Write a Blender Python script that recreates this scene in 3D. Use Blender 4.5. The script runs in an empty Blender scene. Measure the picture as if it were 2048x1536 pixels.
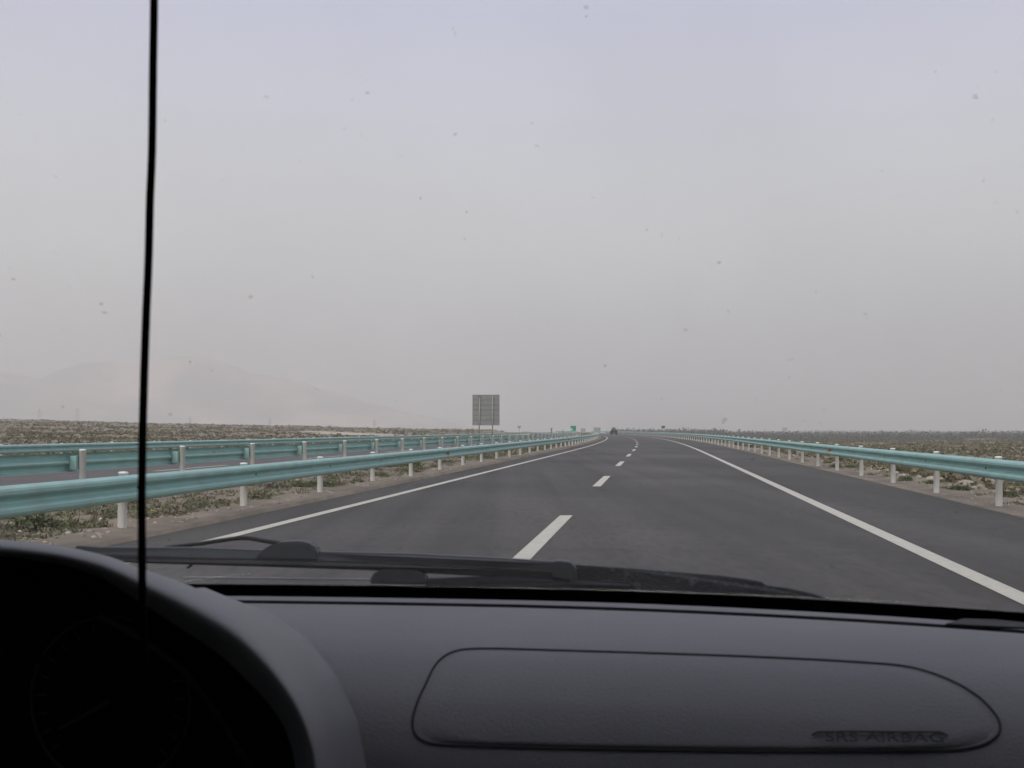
import bpy, bmesh, math, random
import numpy as np
from mathutils import Vector, Matrix
random.seed(7); rng = np.random.default_rng(7)
C = bpy.context.scene.collection
sc = bpy.context.scene
R = math.radians

# ------------------------------------------------------------------ camera, sky, sun, exposure
F = 2250.0                     # focal length in pixels of the 2048 px wide photograph
HC = 1.22                      # camera height
PITCH = math.atan(92 / F)
TH = math.atan(0.127)          # road (and car) heading, to the right of the camera axis
cam = bpy.data.cameras.new('camera'); camo = bpy.data.objects.new('camera', cam); C.objects.link(camo)
camo.location = (0, 0, HC); camo.rotation_euler = (math.pi / 2 + PITCH, 0, 0)
cam.sensor_width = 36; cam.lens = F / 2048 * 36; cam.clip_start = 0.02; cam.clip_end = 30000
cam.dof.use_dof = True; cam.dof.focus_distance = 60; cam.dof.aperture_fstop = 20
sc.camera = camo
world = bpy.data.worlds.new('World'); sc.world = world; world.use_nodes = True
nt = world.node_tree; nt.nodes.clear()
SUN_EL, SUN_AZ = R(40), R(205)
sky = nt.nodes.new('ShaderNodeTexSky'); sky.sky_type = 'NISHITA'; sky.sun_disc = False
sky.sun_elevation = SUN_EL; sky.sun_rotation = SUN_AZ; sky.dust_density = 8; sky.air_density = 1.0; sky.altitude = 1200
hs = nt.nodes.new('ShaderNodeHueSaturation'); hs.inputs['Saturation'].default_value = 0.3
geo = nt.nodes.new('ShaderNodeNewGeometry'); sep = nt.nodes.new('ShaderNodeSeparateXYZ')
ramp = nt.nodes.new('ShaderNodeValToRGB')
ramp.color_ramp.elements[0].position = 0.0; ramp.color_ramp.elements[0].color = (.56, .56, .53, 1)
ramp.color_ramp.elements[1].position = 1.0; ramp.color_ramp.elements[1].color = (.50, .50, .60, 1)
e = ramp.color_ramp.elements.new(0.16); e.color = (.645, .665, .675, 1)
e = ramp.color_ramp.elements.new(0.36); e.color = (.465, .475, .68, 1)
mul = nt.nodes.new('ShaderNodeVectorMath'); mul.operation = 'SCALE'; mul.inputs['Scale'].default_value = 10.0
mx = nt.nodes.new('ShaderNodeMixRGB'); mx.inputs[0].default_value = 0.82
bg = nt.nodes.new('ShaderNodeBackground'); bg.inputs['Strength'].default_value = 0.1
wo = nt.nodes.new('ShaderNodeOutputWorld')
tc = nt.nodes.new('ShaderNodeTexCoord')
L = nt.links.new
L(tc.outputs['Generated'], sep.inputs[0]); L(sep.outputs['Z'], ramp.inputs[0])
L(ramp.outputs[0], mul.inputs[0]); L(sky.outputs[0], hs.inputs['Color'])
L(hs.outputs[0], mx.inputs[1]); L(mul.outputs[0], mx.inputs[2]); L(mx.outputs[0], bg.inputs['Color']); L(bg.outputs[0], wo.inputs['Surface'])
sl = bpy.data.lights.new('sun', 'SUN'); sl.energy = 1.5; sl.angle = R(30); sl.color = (1, .96, .9)
so = bpy.data.objects.new('sun', sl); C.objects.link(so)
so.rotation_euler = (math.pi / 2 - SUN_EL, 0, math.pi - SUN_AZ)   # from behind the car
sc.view_settings.view_transform = 'Standard'; sc.view_settings.look = 'None'
sc.view_settings.exposure = 0.55; sc.view_settings.gamma = 1; sc.view_settings.use_curve_mapping = False
sc.render.engine = 'CYCLES'
cy = sc.cycles; cy.use_denoising = True; cy.max_bounces = 8; cy.volume_bounces = 3; cy.transparent_max_bounces = 24
cy.diffuse_bounces = 4; cy.glossy_bounces = 2; cy.caustics_reflective = False; cy.caustics_refractive = False
HAZE = 0.0007

# ------------------------------------------------------------------ helpers
def ray(px, py):
    u = (px - 1024) / F; v = (768 - py) / F
    return Vector((u, math.cos(PITCH) - v * math.sin(PITCH), math.sin(PITCH) + v * math.cos(PITCH)))
CT, ST = math.cos(TH), math.sin(TH)
def carray(px, py):                       # direction in the car's own axes (right, forward, up)
    d = ray(px, py)
    return Vector((d.x * CT - d.y * ST, d.x * ST + d.y * CT, d.z))
def carpix(px, py, D):
    d = carray(px, py); k = D / d.y
    return Vector((d.x * k, D, HC + d.z * k))

def tag(o, label=None, cat=None, group=None, kind=None):
    if label: o['label'] = label
    if cat: o['category'] = cat
    if group: o['group'] = group
    if kind: o['kind'] = kind
    return o
def link(name, data, parent=None, loc=None, rz=0.0):
    o = bpy.data.objects.new(name, data); C.objects.link(o)
    if parent: o.parent = parent
    if loc is not None: o.location = loc
    o.rotation_euler = (0, 0, rz)
    return o
def empty(name, loc=(0, 0, 0), rz=0.0):
    o = link(name, None, None, loc, rz); o.empty_display_size = .2
    return o
def mesh(name, V, Fc, mats, smooth=False, midx=None, cols=None):
    me = bpy.data.meshes.new(name)
    if isinstance(V, np.ndarray) and isinstance(Fc, np.ndarray):
        n = len(V); k = Fc.shape[1]; m = len(Fc)
        me.vertices.add(n); me.vertices.foreach_set('co', V.astype(np.float32).ravel())
        me.loops.add(m * k); me.loops.foreach_set('vertex_index', Fc.astype(np.int32).ravel())
        me.polygons.add(m); me.polygons.foreach_set('loop_start', np.arange(m, dtype=np.int32) * k)
        try: me.polygons.foreach_set('loop_total', np.full(m, k, dtype=np.int32))
        except Exception: pass
        me.update(calc_edges=True)
    else:
        me.from_pydata([tuple(v) for v in V], [], [tuple(f) for f in Fc]); me.update()
    for mt in (mats if isinstance(mats, (list, tuple)) else [mats]): me.materials.append(mt)
    if smooth: me.polygons.foreach_set('use_smooth', np.ones(len(me.polygons), dtype=bool))
    if midx is not None: me.polygons.foreach_set('material_index', np.array(midx, dtype=np.int32))
    if cols is not None:
        a = me.color_attributes.new('tint', 'FLOAT_COLOR', 'POINT')
        a.data.foreach_set('color', np.c_[cols, np.ones(len(cols))].astype(np.float32).ravel())
    return me
def grid(nu, nv, P, flip=False):
    """faces of an nu x nv vertex grid (v fastest)"""
    i, j = np.meshgrid(np.arange(nu - 1), np.arange(nv - 1), indexing='ij'); a = (i * nv + j).ravel()
    f = np.c_[a, a + nv, a + nv + 1, a + 1]
    return f[:, ::-1] if flip else f
def box(V, Fc, c, s, rz=0.0, taper=1.0):
    b = len(V); co, si = math.cos(rz), math.sin(rz)
    for dz in (-.5, .5):
        t = taper if dz > 0 else 1
        for dx, dy in ((-.5, -.5), (.5, -.5), (.5, .5), (-.5, .5)):
            x, y = dx * s[0] * t, dy * s[1] * t
            V.append((c[0] + x * co - y * si, c[1] + x * si + y * co, c[2] + dz * s[2]))
    for f in ((0, 3, 2, 1), (4, 5, 6, 7), (0, 1, 5, 4), (1, 2, 6, 5), (2, 3, 7, 6), (3, 0, 4, 7)): Fc.append(tuple(b + k for k in f))
def tube(V, Fc, pts, r, n=8, caps=True):
    pts = [Vector(p) for p in pts]; base = len(V)
    rr = r if isinstance(r, (list, tuple)) else [r] * len(pts)
    for i, p in enumerate(pts):
        t = (pts[min(i + 1, len(pts) - 1)] - pts[max(i - 1, 0)]).normalized()
        up = Vector((0, 0, 1)) if abs(t.z) < .9 else Vector((1, 0, 0))
        a = t.cross(up).normalized(); b = a.cross(t)
        for k in range(n):
            w = 2 * math.pi * k / n; V.append(p + (a * math.cos(w) + b * math.sin(w)) * rr[i])
    for i in range(len(pts) - 1):
        for k in range(n):
            q = base + i * n; Fc.append((q + k, q + (k + 1) % n, q + n + (k + 1) % n, q + n + k))
    if caps:
        Fc.append(tuple(base + k for k in range(n))[::-1]); q = base + (len(pts) - 1) * n; Fc.append(tuple(q + k for k in range(n)))
def prism(name, poly, thick, mat, parent, axis=(0, 1, 0), bev=.0015, smooth=True):
    """closed solid from a ring of 3D points, extruded along axis, edges rounded"""
    bm = bmesh.new(); ax = Vector(axis)
    a = [bm.verts.new(p) for p in poly]; b = [bm.verts.new(Vector(p) + ax * thick) for p in poly]; n = len(poly)
    bm.faces.new(a); bm.faces.new(b[::-1])
    for i in range(n): bm.faces.new((a[(i + 1) % n], a[i], b[i], b[(i + 1) % n]))
    bmesh.ops.recalc_face_normals(bm, faces=bm.faces)
    if bev: bmesh.ops.bevel(bm, geom=bm.edges[:], offset=bev, segments=2, affect='EDGES', clamp_overlap=True)
    me = bpy.data.meshes.new(name); bm.to_mesh(me); bm.free(); me.materials.append(mat)
    return link(name, me, parent)
def smooth01(t): t = np.clip(t, 0, 1); return t * t * (3 - 2 * t)
def ss(a, b, x): return smooth01((np.asarray(x, float) - a) / (b - a))
def _h(i, j, s):
    n = np.sin(i * 127.1 + j * 311.7 + s * 74.7) * 43758.5453
    return n - np.floor(n)
def vnoise(x, y, s=0):
    x = np.asarray(x, float); y = np.asarray(y, float)
    i = np.floor(x); j = np.floor(y); a = smooth01(x - i); b = smooth01(y - j)
    return ((_h(i, j, s) * (1 - a) + _h(i + 1, j, s) * a) * (1 - b) + (_h(i, j + 1, s) * (1 - a) + _h(i + 1, j + 1, s) * a) * b) * 2 - 1
def fbm(x, y, s=0, o=4):
    r = 0; a = 1
    for k in range(o): r = r + a * vnoise(x, y, s + k * 13); x = x * 2.03; y = y * 2.03; a *= .5
    return r

def mat(name, col, rough=.8, col2=None, scale=5.0, bump=0.0, bscale=40.0, metal=0.0, spec=.5, tint=False, detail=6, stretch=None, mixpos=(.35, .65), col3=None, scale3=1.0, coord='Object', bdist=.01, streak=False):
    m = bpy.data.materials.new(name); m.use_nodes = True; t = m.node_tree; N = t.nodes; K = t.links.new
    b = N['Principled BSDF']; b.inputs['Roughness'].default_value = rough; b.inputs['Metallic'].default_value = metal
    b.inputs['Specular IOR Level'].default_value = spec
    b.inputs['Base Color'].default_value = (*col, 1)
    co = N.new('ShaderNodeTexCoord'); out = co.outputs[coord]
    if stretch:
        mp = N.new('ShaderNodeMapping'); mp.inputs['Scale'].default_value = stretch; K(out, mp.inputs[0]); out = mp.outputs[0]
    last = None
    if col2:
        n = N.new('ShaderNodeTexNoise'); n.inputs['Scale'].default_value = scale; n.inputs['Detail'].default_value = detail
        K(out, n.inputs['Vector']); r = N.new('ShaderNodeValToRGB')
        r.color_ramp.elements[0].position = mixpos[0]; r.color_ramp.elements[0].color = (*col, 1)
        r.color_ramp.elements[1].position = mixpos[1]; r.color_ramp.elements[1].color = (*col2, 1)
        K(n.outputs[0], r.inputs[0]); last = r.outputs[0]
    if col3:
        n = N.new('ShaderNodeTexNoise'); n.inputs['Scale'].default_value = scale3; n.inputs['Detail'].default_value = 4
        K(out, n.inputs['Vector']); r = N.new('ShaderNodeValToRGB'); r.color_ramp.elements[0].position = .45; r.color_ramp.elements[1].position = .7
        K(n.outputs[0], r.inputs[0]); q = N.new('ShaderNodeMixRGB'); K(r.outputs[0], q.inputs[0]); K(last, q.inputs[1]); q.inputs[2].default_value = (*col3, 1)
        last = q.outputs[0]
    if streak:   # faint wheel tracks and paving seams along the road, plus patches
        for rot, scl, lo, hi, f_ in ((TH, (1.5, .022, 1), .42, .62, .42), (TH, (.10, .16, 1), .40, .62, .34)):
            mp = N.new('ShaderNodeMapping'); mp.inputs['Rotation'].default_value = (0, 0, rot); mp.inputs['Scale'].default_value = scl; K(co.outputs['Object'], mp.inputs[0])
            n = N.new('ShaderNodeTexNoise'); n.inputs['Scale'].default_value = 1.0; n.inputs['Detail'].default_value = 5; K(mp.outputs[0], n.inputs['Vector'])
            r = N.new('ShaderNodeMapRange'); r.inputs[1].default_value = lo; r.inputs[2].default_value = hi; r.inputs[3].default_value = 0; r.inputs[4].default_value = f_; K(n.outputs[0], r.inputs[0])
            q = N.new('ShaderNodeMixRGB'); q.blend_type = 'MULTIPLY'; K(r.outputs[0], q.inputs[0]); K(last, q.inputs[1]); q.inputs[2].default_value = (.45, .45, .46, 1); last = q.outputs[0]
    if tint:
        a = N.new('ShaderNodeVertexColor'); a.layer_name = 'tint'; q = N.new('ShaderNodeMixRGB'); q.blend_type = 'MULTIPLY'; q.inputs[0].default_value = 1
        if last: K(last, q.inputs[1])
        else: q.inputs[1].default_value = (*col, 1)
        K(a.outputs[0], q.inputs[2]); last = q.outputs[0]
    if last: K(last, b.inputs['Base Color'])
    if bump:
        n = N.new('ShaderNodeTexNoise'); n.inputs['Scale'].default_value = bscale; n.inputs['Detail'].default_value = 5; K(out, n.inputs['Vector'])
        p = N.new('ShaderNodeBump'); p.inputs['Strength'].default_value = bump; p.inputs['Distance'].default_value = bdist
        K(n.outputs[0], p.inputs['Height']); K(p.outputs[0], b.inputs['Normal'])
    return m

# ------------------------------------------------------------------ road line and terrain
def xr(y):
    """sideways offset of the road line at distance y ahead of the camera"""
    y = np.asarray(y, float); s0 = .127; R1, R2 = 2600., 1200.
    y1, y2 = 60., 320.; s1 = s0 - (y2 - y1) / R1; y3 = y2 + (s1 + .30) * R2
    a = np.clip(y, None, y1) * s0
    t = np.clip(y, y1, y2) - y1; a = a + t * s0 - t * t / (2 * R1)
    t = np.clip(y, y2, y3) - y2; a = a + t * s1 - t * t / (2 * R2)
    t = np.clip(y, y3, None) - y3; return a - .30 * t
def dxr(y): return float((xr(y + .5) - xr(y - .5)))
def rowcrest(px): return np.interp(px, [-1600, -400, 0, 300, 600, 744, 939, 1100, 1200], [46, 28, 21, 13, 7.0, 3.0, 0.5, -2.5, -6])
def height(x, y, fine=True):
    x = np.asarray(x, float); y = np.asarray(y, float); u = x - xr(y)
    yy = np.clip(y, 1, None)
    # desert on the left: a low swell
    px = 1024 + F * x / yy
    cd = 255 + 25 * vnoise(x / 60, y * 0 + 3.3)
    zc = HC + rowcrest(px) * cd / F
    zl = -.35 + (zc + .35) * np.clip((y - 45) / (cd - 45), 0, 1) + .22 * fbm(x / 9, y / 9, 3, 3) * ss(26, 50, -u)
    zl = np.where(y > cd, zc + (-4.5 - zc) * ss(0, 260, y - cd), zl)
    # plateau on the right, then the river plain
    ed = 190 + 12 * vnoise(x / 35, x * 0 + 9.1)
    zr = -.72 + .22 * fbm(x / 6, y / 6, 5, 4)
    zr = zr + (-7.0 - zr) * ss(0, 80, y - ed)
    zfar = -6 + 0 * x
    kl = ss(23.8, 30, -u); kr = ss(6.3, 10.5, u)
    mound = .05 + .05 * ss(5.8, 9, -u)
    z = np.where(u > -5.785, np.where(u < 5.13, -.06, .012), np.where(u > -9.935, mound, np.where(u > -21.95, -.02, .0)))
    if fine:
        w = np.where((u > 5.13) | ((u < -5.79) & (u > -9.93)) | (u < -21.95), 1, 0)
        z = z + w * ss(.02, .6, np.minimum(np.abs(u - 5.13), np.abs(u + 5.79))) * (.035 * fbm(x * 1.3, y * 1.3, 8, 4) + .012 * vnoise(x * 9, y * 9, 4))
    zz = z * (1 - kl) + zl * kl
    zz = zz * (1 - kr) + zr * kr
    return zz
def hz(x, y): return float(height(np.array([x]), np.array([y]))[0])
def pixground(px, py):
    d = ray(px, py); y = 6.0
    while y < 4000:
        p = camo.location + d * (y / d.y)
        if p.z <= hz(p.x, p.y): return Vector((p.x, p.y, hz(p.x, p.y)))
        y *= 1.004
    return None

# ------------------------------------------------------------------ materials
M = {}
M['soil'] = mat('soil', (.205, .165, .125), .95, (.285, .235, .18), 1.7, .9, 26, col3=(.15, .135, .10), scale3=.35, bdist=.03)
M['asphalt'] = mat('asphalt', (.074, .0695, .063), .9, (.112, .1045, .096), .35, .35, 220, stretch=(1, .25, 1), col3=(.070, .067, .063), scale3=11, streak=True, bdist=.004, spec=.3)
M['asphalt_opposite'] = mat('asphalt_opposite', (.105, .094, .09), .9, (.12, .108, .105), .6, .2, 200, spec=.3)
M['paint'] = mat('road_paint', (.47, .455, .385), .7, (.56, .54, .46), 9, .2, 200, mixpos=(.3, .55))
M['teal'] = mat('teal_paint', (.265, .475, .44), .5, (.305, .52, .485), 1.3, 0, 20, spec=.45, col3=(.26, .40, .36), scale3=2.2)
M['white_post'] = mat('white_post_paint', (.74, .73, .69), .6, (.80, .79, .75), 3, .05, 60)
M['bolt'] = mat('bolt_steel', (.06, .07, .07), .6)
M['orange'] = mat('orange_reflector', (.45, .10, .04), .4, (.55, .2, .06), 30)
M['yellow'] = mat('yellow_reflector', (.75, .45, .05), .4, (.6, .5, .1), 30)
M['sign_back'] = mat('sign_back_alloy', (.18, .185, .178), .6, (.22, .222, .21), 2.5, .1, 30, spec=.4)
M['steel'] = mat('galvanised_steel', (.27, .265, .25), .55, (.34, .33, .31), 4, metal=.2)
M['rust'] = mat('rusty_patch', (.16, .09, .05), .9, (.22, .15, .1), 20)
M['green_sign'] = mat('green_sign_face', (.015, .24, .16), .4, (.02, .28, .19), 3)
M['dark_green_sign'] = mat('dark_green_sign_face', (.02, .09, .06), .5, (.03, .11, .07), 3)
M['sign_white'] = mat('sign_white', (.7, .7, .68), .5)
M['bark'] = mat('bark', (.10, .08, .06), .9, (.16, .13, .1), 6, .5, 20)
M['leaf'] = mat('leaf', (1, 1, 1), .8, tint=True, spec=.2)
M['rock'] = mat('stone', (1, 1, 1), .9, (.8, .78, .76), 7, .6, 18, tint=True, bdist=.02)
M['tree_far'] = mat('far_foliage', (1, 1, 1), .9, tint=True, spec=.1)
M['track'] = mat('track_soil', (.40, .36, .29), .95, (.47, .43, .35), .6, .4, 12)
M['hill'] = mat('hill_rock', (.26, .23, .215), .95, (.66, .47, .38), 0.0034, 0, 1, mixpos=(.46, .58), detail=3, stretch=(1, 1, 3))
M['concrete'] = mat('pale_render', (.22, .21, .20), .9, (.28, .27, .25), 1.2)
M['roof'] = mat('dull_roof', (.22, .18, .16), .9, (.28, .22, .2), 2)
M['window'] = mat('far_window', (.05, .06, .07), .2)
# the car
M['dash'] = mat('dash_plastic', (.182, .181, .192), .5, (.205, .203, .214), 6, .7, 520, spec=.5, bdist=.0008)
M['dash_dark'] = mat('dark_trim', (.012, .012, .013), .6, spec=.3)
M['black'] = mat('black_matt', (.004, .004, .004), .9, spec=.1)
M['seam'] = mat('seam_shadow_gap', (.065, .058, .06), .9, spec=.1)
M['letter'] = mat('embossed_letter', (.06, .06, .062), .7)
M['dial'] = mat('dial_face', (.012, .013, .015), .5); M['dial_mark'] = mat('dial_mark', (.022, .022, .024), .7)
M['rubber'] = mat('wiper_rubber', (.022, .023, .023), .75, (.03, .031, .03), 40, .3, 200)
M['wiper'] = mat('wiper_paint', (.085, .092, .10), .7, (.10, .106, .112), 20, .1, 120)
M['wiper_dusty'] = mat('wiper_dusty', (.055, .06, .062), .85, (.17, .17, .17), 120, .5, 300, mixpos=(.56, .74))
M['headliner'] = mat('headliner', (.10, .10, .098), .95, (.12, .12, .118), 60)
M['door_trim'] = mat('door_trim', (.06, .06, .065), .8, (.07, .07, .075), 20)
M['cable'] = mat('cable_sheath', (.004, .0035, .004), .9, spec=.08)
M['carpaint'] = mat('bonnet_paint', (.10, .10, .11), .35, (.11, .11, .12), 3)
M['pale_glint'] = mat('glass_base_glint', (.55, .56, .56), .35, spec=.6)  # pale colour for the bright reflection line along the glass base

def glassmat(name, tint, dirty):
    m = bpy.data.materials.new(name); m.use_nodes = True; t = m.node_tree; N = t.nodes; K = t.links.new; N.clear()
    o = N.new('ShaderNodeOutputMaterial'); tr = N.new('ShaderNodeBsdfTransparent'); tr.inputs[0].default_value = (*tint, 1)
    gl = N.new('ShaderNodeBsdfGlossy'); gl.inputs['Roughness'].default_value = .02; gl.inputs['Color'].default_value = (.9, .9, .9, 1)
    lw = N.new('ShaderNodeLayerWeight'); lw.inputs['Blend'].default_value = .5
    pw = N.new('ShaderNodeMath'); pw.operation = 'POWER'; K(lw.outputs['Facing'], pw.inputs[0]); pw.inputs[1].default_value = 5
    fr = N.new('ShaderNodeMapRange'); fr.inputs[3].default_value = .02; fr.inputs[4].default_value = .9; K(pw.outputs[0], fr.inputs[0])
    mx = N.new('ShaderNodeMixShader'); K(fr.outputs[0], mx.inputs[0]); K(tr.outputs[0], mx.inputs[1]); K(gl.outputs[0], mx.inputs[2])
    last = mx
    if dirty:
        df = N.new('ShaderNodeBsdfDiffuse'); df.inputs[0].default_value = (.30, .28, .25, 1)
        tl = N.new('ShaderNodeBsdfTranslucent'); tl.inputs[0].default_value = (.30, .28, .26, 1)
        ad = N.new('ShaderNodeMixShader'); ad.inputs[0].default_value = .5; K(df.outputs[0], ad.inputs[1]); K(tl.outputs[0], ad.inputs[2])
        co = N.new('ShaderNodeTexCoord'); facs = []
        for sc_, rad, keep, amt in ((30, .028, .38, .26), (75, .036, .38, .12), (10, .0105, .45, .26)):
            nz = N.new('ShaderNodeTexNoise'); nz.inputs['Scale'].default_value = sc_ * 2.2; K(co.outputs['Object'], nz.inputs['Vector'])
            wm = N.new('ShaderNodeMixRGB'); wm.blend_type = 'ADD'; wm.inputs[0].default_value = .012; K(co.outputs['Object'], wm.inputs[1]); K(nz.outputs['Color'], wm.inputs[2])
            v = N.new('ShaderNodeTexVoronoi'); v.voronoi_dimensions = '3D'; v.inputs['Scale'].default_value = sc_; K(wm.outputs[0], v.inputs['Vector'])
            sp = N.new('ShaderNodeSeparateColor'); K(v.outputs['Color'], sp.inputs[0])
            # radius varies from speck to speck, most cells have none
            r1 = N.new('ShaderNodeMath'); r1.operation = 'SUBTRACT'; K(sp.outputs[0], r1.inputs[0]); r1.inputs[1].default_value = keep
            r2 = N.new('ShaderNodeMath'); r2.operation = 'MULTIPLY'; K(r1.outputs[0], r2.inputs[0]); r2.inputs[1].default_value = rad * 4
            r3 = N.new('ShaderNodeMath'); r3.operation = 'LESS_THAN'; K(v.outputs['Distance'], r3.inputs[0]); K(r2.outputs[0], r3.inputs[1])
            r4 = N.new('ShaderNodeMath'); r4.operation = 'MULTIPLY'; K(r3.outputs[0], r4.inputs[0]); r4.inputs[1].default_value = amt
            facs.append(r4)
        a = facs[0]
        for b in facs[1:]:
            q = N.new('ShaderNodeMath'); q.operation = 'MAXIMUM'; K(a.outputs[0], q.inputs[0]); K(b.outputs[0], q.inputs[1]); a = q
        # a thin film of dust, thicker in faint streaks
        nz = N.new('ShaderNodeTexNoise'); nz.inputs['Scale'].default_value = 3.5; nz.inputs['Detail'].default_value = 6; K(co.outputs['Object'], nz.inputs['Vector'])
        mr = N.new('ShaderNodeMapRange'); mr.inputs[1].default_value = .35; mr.inputs[2].default_value = .75; mr.inputs[3].default_value = .012; mr.inputs[4].default_value = .05
        K(nz.outputs[0], mr.inputs[0])
        q = N.new('ShaderNodeMath'); q.operation = 'MAXIMUM'; K(a.outputs[0], q.inputs[0]); K(mr.outputs[0], q.inputs[1])
        # dust gathers towards the bottom edge of the glass
        sz = N.new('ShaderNodeSeparateXYZ'); K(co.outputs['Object'], sz.inputs[0])
        dz = N.new('ShaderNodeMapRange'); dz.inputs[1].default_value = 1.24; dz.inputs[2].default_value = 1.06; dz.inputs[3].default_value = 0; dz.inputs[4].default_value = .10; K(sz.outputs['Z'], dz.inputs[0])
        dn = N.new('ShaderNodeTexNoise'); dn.inputs['Scale'].default_value = 60; dn.inputs['Detail'].default_value = 8; K(co.outputs['Object'], dn.inputs['Vector'])
        dm = N.new('ShaderNodeMath'); dm.operation = 'MULTIPLY'; K(dz.outputs[0], dm.inputs[0]); K(dn.outputs[0], dm.inputs[1])
        q2 = N.new('ShaderNodeMath'); q2.operation = 'ADD'; K(q.outputs[0], q2.inputs[0]); K(dm.outputs[0], q2.inputs[1]); q = q2
        m2 = N.new('ShaderNodeMixShader'); K(q.outputs[0], m2.inputs[0]); K(mx.outputs[0], m2.inputs[1]); K(ad.outputs[0], m2.inputs[2]); last = m2
    K(last.outputs[0], o.inputs['Surface'])
    return m
M['glass'] = glassmat('windscreen_glass', (.985, .99, .985), True)
M['side_glass'] = glassmat('side_window_glass', (.10, .11, .11), False)  # out of view, tinted very dark to hold side light off the dashboard

# ------------------------------------------------------------------ ground
def ysamples():
    y = list(np.arange(-25, 8, 1.0)); v = 8.0
    while v < 14000: y.append(v); v += max(.16, v * .016)
    return np.array(y)
us = [-9.95, -9.92, -5.80, -5.77, 5.12, 5.14, -21.94, -21.96]
us += list(np.arange(-9.85, -5.85, .11)) + list(np.arange(5.2, 13, .13)) + [-21, -18, -15, -12, -4, 0, 4]
v = 13.0
while v < 9000: us.append(v); v += max(.3, v * .03)
v = 22.0
while v < 9000: us.append(-v); v += max(.35, (v - 15) * .035)
us = np.unique(np.array(us)); ys = ysamples()
X = us[None, :] + xr(ys)[:, None]; Y = np.repeat(ys[:, None], len(us), 1)
Z = height(X, Y)
gm = mesh('ground', np.c_[X.ravel(), Y.ravel(), Z.ravel()], grid(len(ys), len(us), None, True), M['soil'], True)
g = link('ground', gm); tag(g, kind='structure', label='stony desert ground rising slightly beyond the far guardrail')
# soil: a far, paler and duller version comes from the air alone

def strip(name, u0, u1, y0, y1, z, m, parent=None, dy=None, nu=2, thick=.0):
    ysx = [y0]; 
    while ysx[-1] < y1: ysx.append(min(y1, ysx[-1] + (dy or max(1.5, ysx[-1] * .02))))
    ysx = np.array(ysx); uu = np.linspace(u0, u1, nu)
    X = uu[None] + xr(ysx)[:, None]; Y = np.repeat(ysx[:, None], nu, 1); Z = np.full_like(X, z)
    V = np.c_[X.ravel(), Y.ravel(), Z.ravel()]; Fq = grid(len(ysx), nu, None, True)
    if thick:
        # skirts down both long sides
        n = len(V); V2 = V.copy(); V2[:, 2] -= thick; V = np.r_[V, V2]; Fl = list(map(tuple, Fq))
        for i in range(len(ysx) - 1):
            a, b = i * nu, (i + 1) * nu; Fl.append((a, b, b + n, a + n)); a += nu - 1; b += nu - 1; Fl.append((b, a, a + n, b + n))
        return link(name, mesh(name, V, Fl, m), parent)
    return link(name, mesh(name, V, Fq, m), parent)
road = strip('road', -5.77, 5.12, -20, 1400, 0.0, M['asphalt'], nu=6, thick=.12)
tag(road, kind='structure', label='dark asphalt carriageway bending gently away, with pale painted lines')
road2 = strip('opposite_road', -21.9, -9.95, -20, 1400, 0.05, M['asphalt_opposite'], nu=4, thick=.12)
tag(road2, kind='structure', label='brownish asphalt carriageway for opposite traffic between two teal guardrails')
def pl(n, u0, u1, y0, y1, z, par): o = strip(n, u0, u1, y0, y1, z, M['paint'], par); return o
pl('edge_line', -4.97, -4.80, -18, 1300, .005, road); pl('edge_line', 2.56, 2.75, -18, 1300, .005, road)
k = -2
while 10.6 + 13.75 * k < 700:
    y0 = 10.6 + 13.75 * k; pl('lane_dash', -1.36, -1.18, y0, y0 + 5.5, .005, road)
    y0 = 4.5 + 13.75 * k; pl('lane_dash', -14.3, -14.13, y0, y0 + 5.5, .055, road2); k += 1
pl('edge_line', -10.65, -10.5, -18, 1300, .055, road2); pl('edge_line', -18.3, -18.12, -18, 1300, .055, road2)

# hills far off on the left
def hills():
    xs = np.linspace(-2700, 250, 220); yy = np.linspace(2700, 4400, 60)
    prof_px = [-1200, -500, -200, 0, 73, 110, 146, 200, 264, 330, 410, 498, 600, 700, 800, 900, 1000]
    prof_r = [150, 140, 128, 118, 104, 118, 136, 139, 135, 137, 140, 129, 104, 70, 44, 22, 2]
    X, Y = np.meshgrid(xs, yy, indexing='ij')
    px = 1024 + F * X / 3300; r = np.interp(px, prof_px, prof_r)
    crest = r * 3300 / F
    t = (Y - 2700) / 1700; ridge = smooth01(np.clip(t / .42, 0, 1)) * (1 - .6 * ss(.42, 1, t))
    n = fbm(X / 250, Y / 250, 21, 5); gul = np.abs(vnoise(X / 80 + .6 * n, Y / 300, 31))
    Z = -8 + crest * ridge * (1 + .14 * n) - 14 * gul * ridge * (1 - ridge) * 2
    # a nearer spur at the far left
    pr = np.interp(1024 + F * X / 2950, [-1200, -300, 0, 73, 160, 300, 500], [150, 128, 114, 90, 60, 25, 0]) * 2950 / F
    Z = np.maximum(Z, -8 + pr * np.exp(-((Y - 2950) / 140) ** 2) * (1 + .1 * n))
    o = link('hills', mesh('hills', np.c_[X.ravel(), Y.ravel(), Z.ravel()], grid(220, 60, None), M['hill'], True)); tag(o, kind='structure', label='long hazy bare hills with a pinkish slope, sinking towards the road')
hills()

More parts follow.
